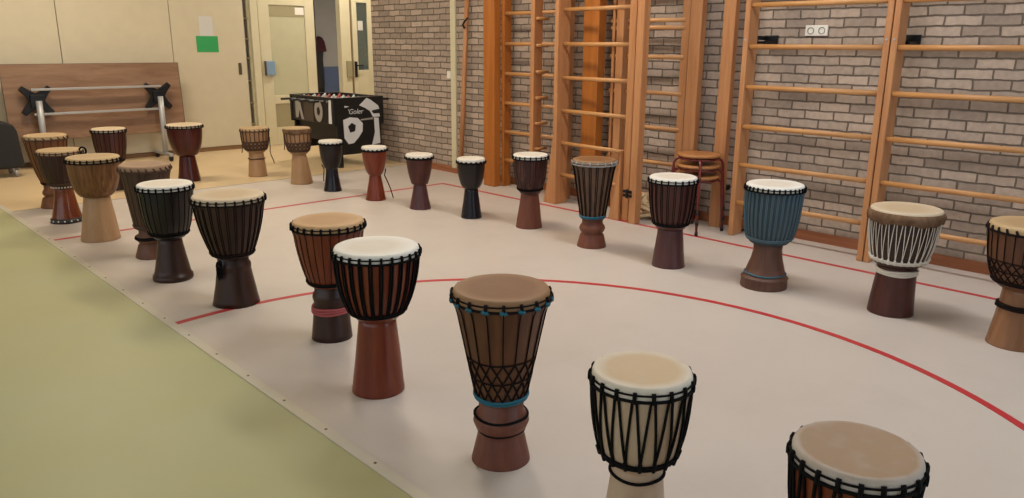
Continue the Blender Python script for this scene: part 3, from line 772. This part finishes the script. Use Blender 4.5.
            for i in range(6):
                q = i/5; row = []
                for j in range(n):
                    a = TAU*j/n; L = e[1]*(1+.08*sin(5*a)+.05*sin(13*a+1)+.06*rnd.random())
                    z = h-.012-L*q; rr = R*(.955+.065*min(1, q*3))-.012*max(0, q-.5)
                    row.append(bm.verts.new((rr*cos(a), rr*sin(a), z)))
                rows.append(row)
            for A, B in zip(rows, rows[1:]):
                for j in range(n):
                    f = bm.faces.new((A[j], A[(j+1) % n], B[(j+1) % n], B[j]))
                    aa = TAU*j/n
                    if e[3] is not None and abs(((aa-e[3]+pi) % TAU)-pi) < .55: f.material_index = 1
            o = link('skin_collar', bm, [M[e[2]], M['fur_grey']], t, True)
            so = o.modifiers.new('thick', 'SOLIDIFY'); so.thickness = .006
    if lean:     # hand-carved: the bowl does not stand quite over the foot
        for o in t.children_recursive:
            if o.data.users == 1 or True:
                for v in o.data.vertices: v.co += Vector((.728, -.686, 0))*lean*max(0, v.co.z)/h
    return t

D = make_drum
# left column, far to near
D('orange-brown tapered drum standing behind the others, next to the black wheeled case', 1.717, 7.961, .645, .184, .204, .070, .115, 'tulip', 'bulge', 'ochre', sk='sand', rim='twist', rope='r_brown', nl=18, lace='single', rope2='r_dark', lr=.002)
D('dark bowl drum with glossy red foot and white-studded black base band', 1.631, 7.212, .594, .181, .287, .071, .125, 'goblet', 'bell', 'dark', 'redgloss', 'sand', 'dash', 'r_brown', 'single', 24, lr=.0015, extras=(('studs',), ('loop', -.75, 'r_black'), ('swirl',)), lean=0.013)
D('light wood drum with grooved bowl and broad plain pale foot', 1.652, 6.371, .623, .197, .333, .091, .139, 'egg', 'straight', 'carved', 'lightfoot', 'sand', 'dash', 'r_dark', 'none', 26, bottom=False, lean=0.018)
D('dark red-brown drum before the upright folding table, partly behind the light wood drum', 2.42, 8.561, .61, .171, .26, .075, .115, 'egg', 'cone', 'choc', 'dark', 'pale', 'dash', 'r_dark', 'single', 22, lr=.002)
D('tapered drab brown drum with brown skin and ringed foot, half hidden behind the black drum', 1.777, 5.580, .641, .176, .206, .085, .121, 'cone', 'bulge', 'drab', 'brown', 'taupe', 'twist', 'r_brown', 'single', 22, lr=.002, cone_b=.105, extras=(('ring', .135, .006, 'r_black', 2),))
D('black goblet drum with dark carved foot and white skin in the left row', 1.669, 4.930, .605, .174, .265, .070, .118, 'egg', 'lip', 'black', 'dark', 'white', 'dash', 'r_black', 'single', 24, lr=.0018, lean=0.0085)
D('dark red drum with slim red foot standing alone before the cream cupboard', 3.188, 8.571, .604, .197, .275, .081, .119, 'egg', 'cone', 'maroon', 'maroon', 'pale', 'dash', 'r_dark', 'none', 26, bottom=False)
D('wide dark brown drum with pale skin and a knot of cord hanging at its waist', 1.760, 4.198, .628, .209, .285, .085, .130, 'tulip', 'ring', 'dark', 'dark', 'pale', 'dash', 'r_dark', 'straight', 26, lr=.0022, cone_b=.105, extras=(('knot', 3.6, .275, 'r_black'),), lean=0.0043)
D('natural wood drum with brown rope lacing nearest the open cupboard slit', 3.895, 8.380, .538, .164, .269, .080, .104, 'egg', 'cone', 'light', 'lightfoot', 'sand', 'twist', 'r_brown', 'weave', 20, lr=.005, extras=(('ring', .2, .006, 'r_brown', 1), ('cord', -.65, .44, .14, 'r_brown', .19), ('cord', 2.3, .45, .26, 'r_brown', .16)))
D('natural wood drum with ragged laced bowl in front of the table football', 4.029, 7.604, .587, .150, .316, .072, .117, 'egg', 'straight', 'light', 'lightfoot', 'sand', 'twist', 'r_brown', 'weave', 18, lr=.005, extras=(('fur', .05, 'fur', None), ('cord', 2.4, .5, .36, 'r_brown', .15)), lean=-0.018)
D('small black drum with white skin in front of the table football', 4.048, 6.988, .504, .128, .228, .060, .093, 'goblet', 'bell', 'black', 'navy', 'white', 'scallop', 'r_black', 'none', 18, extras=(('cord', 2.6, .27, .1, 'r_black', .085),), bottom=False)
D('small glossy red-brown drum with smooth bowl and trailing cord', 4.116, 6.294, .503, .129, .239, .055, .099, 'goblet', 'cone', 'red', 'red', 'white', 'scallop', 'r_black', 'none', 18, bottom=False, extras=(('cord', -.75, .30, .012, 'r_black', .165),))
D('small dark brown drum in front of the brick wall with purple-brown foot', 4.182, 5.661, .490, .133, .230, .055, .097, 'tulip', 'cone', 'choc', 'plum', 'white', 'scallop', 'r_black', 'none', 18, bottom=False, cone_b=.075)
D('small black drum with blue-black foot in front of the cream trunking', 4.283, 5.051, .508, .131, .257, .057, .092, 'egg', 'cone', 'black', 'navy', 'white', 'scallop', 'r_black', 'none', 18, bottom=False)
D('dark brown drum with pale streaked bowl before the edge-on climbing frame', 4.402, 4.450, .593, .152, .281, .073, .109, 'goblet', 'cone', 'streak', 'brownfoot', 'white', 'dash', 'r_black', 'single', 20, lr=.0012, lean=0.006)
D('tapered brown drum with brown skin and ringed foot before the hinged climbing frame', 4.308, 3.680, .645, .171, .212, .078, .110, 'cone', 'bulge', 'coneb', 'brownfoot', 'brown', 'dash', 'r_grey', 'straight', 18, cone_b=.088, rope2='r_dark', rb='r_blue', lr=.003)
D('dark brown drum with white skin and ribbed bowl before the stacked stools', 4.292, 2.969, .606, .171, .262, .083, .112, 'egg', 'cone', 'choc', 'plum', 'white', 'dash', 'r_black', 'straight', 22, lr=.0022)
D('barrel-bowled drum laced with blue cord, on a stepped brown foot', 4.349, 2.283, .640, .184, .277, .088, .142, 'barrel', 'step', 'slate', 'greybrown', 'white', 'dash', 'r_black', 'straight', 34, rope2='bluecloth', lr=.003, extras=(('ring', .09, .004, 'r_blue', 1),), lean=0.016)
D('dark brown drum laced in white rope with brown hairy skin collar', 4.439, 1.542, .592, .198, .277, .100, .122, 'egg', 'straight', 'dark', 'choc', 'pale', 'none', 'r_white', 'vee', 28, lr=.0024, extras=(('fur', .055, 'fur', -.7), ('ring', .235, .006, 'r_white', 3)), lean=0.016)
D('brown laced drum with dark waist ring cut off by the right edge', 4.385, .918, .617, .198, .297, .082, .118, 'egg', 'bell', 'brown', 'gloss', 'sand', 'twist', 'r_dark', 'weave', 26, lr=.0026, extras=(('ring', .20, .008, 'r_dark', 2),))
# left column, near
D('orange-brown drum with tan skin and pink band round its dark foot', 1.885, 3.339, .605, .188, .285, .080, .102, 'tulip', 'ring', 'orange', 'dark', 'tan', 'dash', 'r_black', 'single', 26, cone_b=.10, lr=.0016, extras=(('ring', .145, .007, 'r_red', 3),), lean=0.012)
D('red-brown goblet drum with dark ropes and tall smooth cone foot', 1.708, 2.651, .635, .190, .328, .078, .113, 'goblet', 'straight', 'red', 'red', 'white', 'dash', 'r_black', 'straight', 26, lr=.0045, lean=0.015)
D('tapered brown drum tied with blue rope rings above a bulging foot', 1.708, 1.858, .640, .181, .236, .080, .105, 'cone', 'bulge', 'brown', 'brownfoot', 'brown', 'dash', 'r_dark', 'weave', 18, cone_b=.086, rope2='r_dark', rb='r_teal', lr=.0026, extras=(('knots', 'r_teal'), ('ring', .178, .005, 'r_black', 1), ('ring', .122, .0035, 'r_black', 1)))
D('pale natural wood drum with thick black V lacing and cream skin', 1.64, 1.2, .570, .151, .29, .072, .105, 'egg', 'cone', 'natural', 'natural', 'cream', 'dash', 'r_black', 'vee', 18, lr=.004, extras=(('ring', .262, .005, 'r_black', 1),))
D('brown drum with beige skin and black lacing, nearest the camera', 1.66, .605, .560, .151, .29, .075, .105, 'egg', 'cone', 'orange', 'orange', 'beige', 'dash', 'r_black', 'vee', 20, lr=.004)

# ------------------------------------------------------------------ light
def area(name, loc, rot, sx, sy, e, col):
    l = bpy.data.lights.new(name, 'AREA'); l.shape = 'RECTANGLE'; l.size = sx; l.size_y = sy; l.energy = e; l.color = col
    o = bpy.data.objects.new(name, l); C.objects.link(o); o.location = loc; o.rotation_euler = rot; return o
for i, y in enumerate((-1.9, 1.05, 4.05, 7.05)):
    area('window_daylight', (-4.6, y, 2.05), (0, radians(-90), 0), 2.2, 2.6, 20, (.9, .95, 1))
for y, e, c in ((-.6, 28, (.84, .92, 1)), (2.2, 62, (.97, .965, .96)), (5.0, 72, (1, .9, .74))):
    area('ceiling_lamp', (3.7, y, CZ-.05), (0, 0, 0), .4, 1.5, e, c)
area('ceiling_lamp', (.4, 5.4, CZ-.05), (0, 0, 0), .4, 1.5, 14, (1, .8, .55))
area('ceiling_lamp', (2.2, 8.6, CZ-.05), (0, 0, 0), 1.6, .3, 84, (1, .875, .68))
area('ceiling_lamp', (6.4, 9.6, CZ-.05), (0, 0, 0), .9, .3, 60, (1, .93, .82))
area('window_daylight', (3.8, -4.05, 1.9), (radians(90), 0, 0), 2.7, 1.9, 50, (.6, .8, 1))
area('corridor_lamp', (7.2, 11.0, CZ-.1), (0, 0, 0), 1.2, .3, 260, (.95, .97, 1))
w = bpy.data.worlds.new('World'); S.world = w; w.use_nodes = True
w.node_tree.nodes['Background'].inputs[0].default_value = (.8, .9, 1, 1); w.node_tree.nodes['Background'].inputs[1].default_value = 1.0

# ------------------------------------------------------------------ camera
cam = bpy.data.cameras.new('Camera'); co = bpy.data.objects.new('Camera', cam); C.objects.link(co); S.camera = co
cam.sensor_fit = 'HORIZONTAL'; cam.sensor_width = 36; cam.lens = 769/1024*36; cam.clip_start = .05
yaw, pit, rol = radians(43.398), radians(14.841), radians(.357)
fw = Vector((sin(yaw)*cos(pit), cos(yaw)*cos(pit), -sin(pit)))
rt = fw.cross(Vector((0, 0, 1))).normalized(); up_ = rt.cross(fw)
r2 = rt*cos(rol)+up_*sin(rol); u2 = -rt*sin(rol)+up_*cos(rol)
co.matrix_world = Matrix(((r2.x, u2.x, -fw.x, 0), (r2.y, u2.y, -fw.y, 0), (r2.z, u2.z, -fw.z, 1.45), (0, 0, 0, 1)))

S.view_settings.view_transform = 'Standard'; S.view_settings.look = 'None'
S.view_settings.gamma = 1; S.view_settings.use_curve_mapping = False; S.view_settings.exposure = 0.0
S.cycles.max_bounces = 8; S.cycles.use_denoising = True
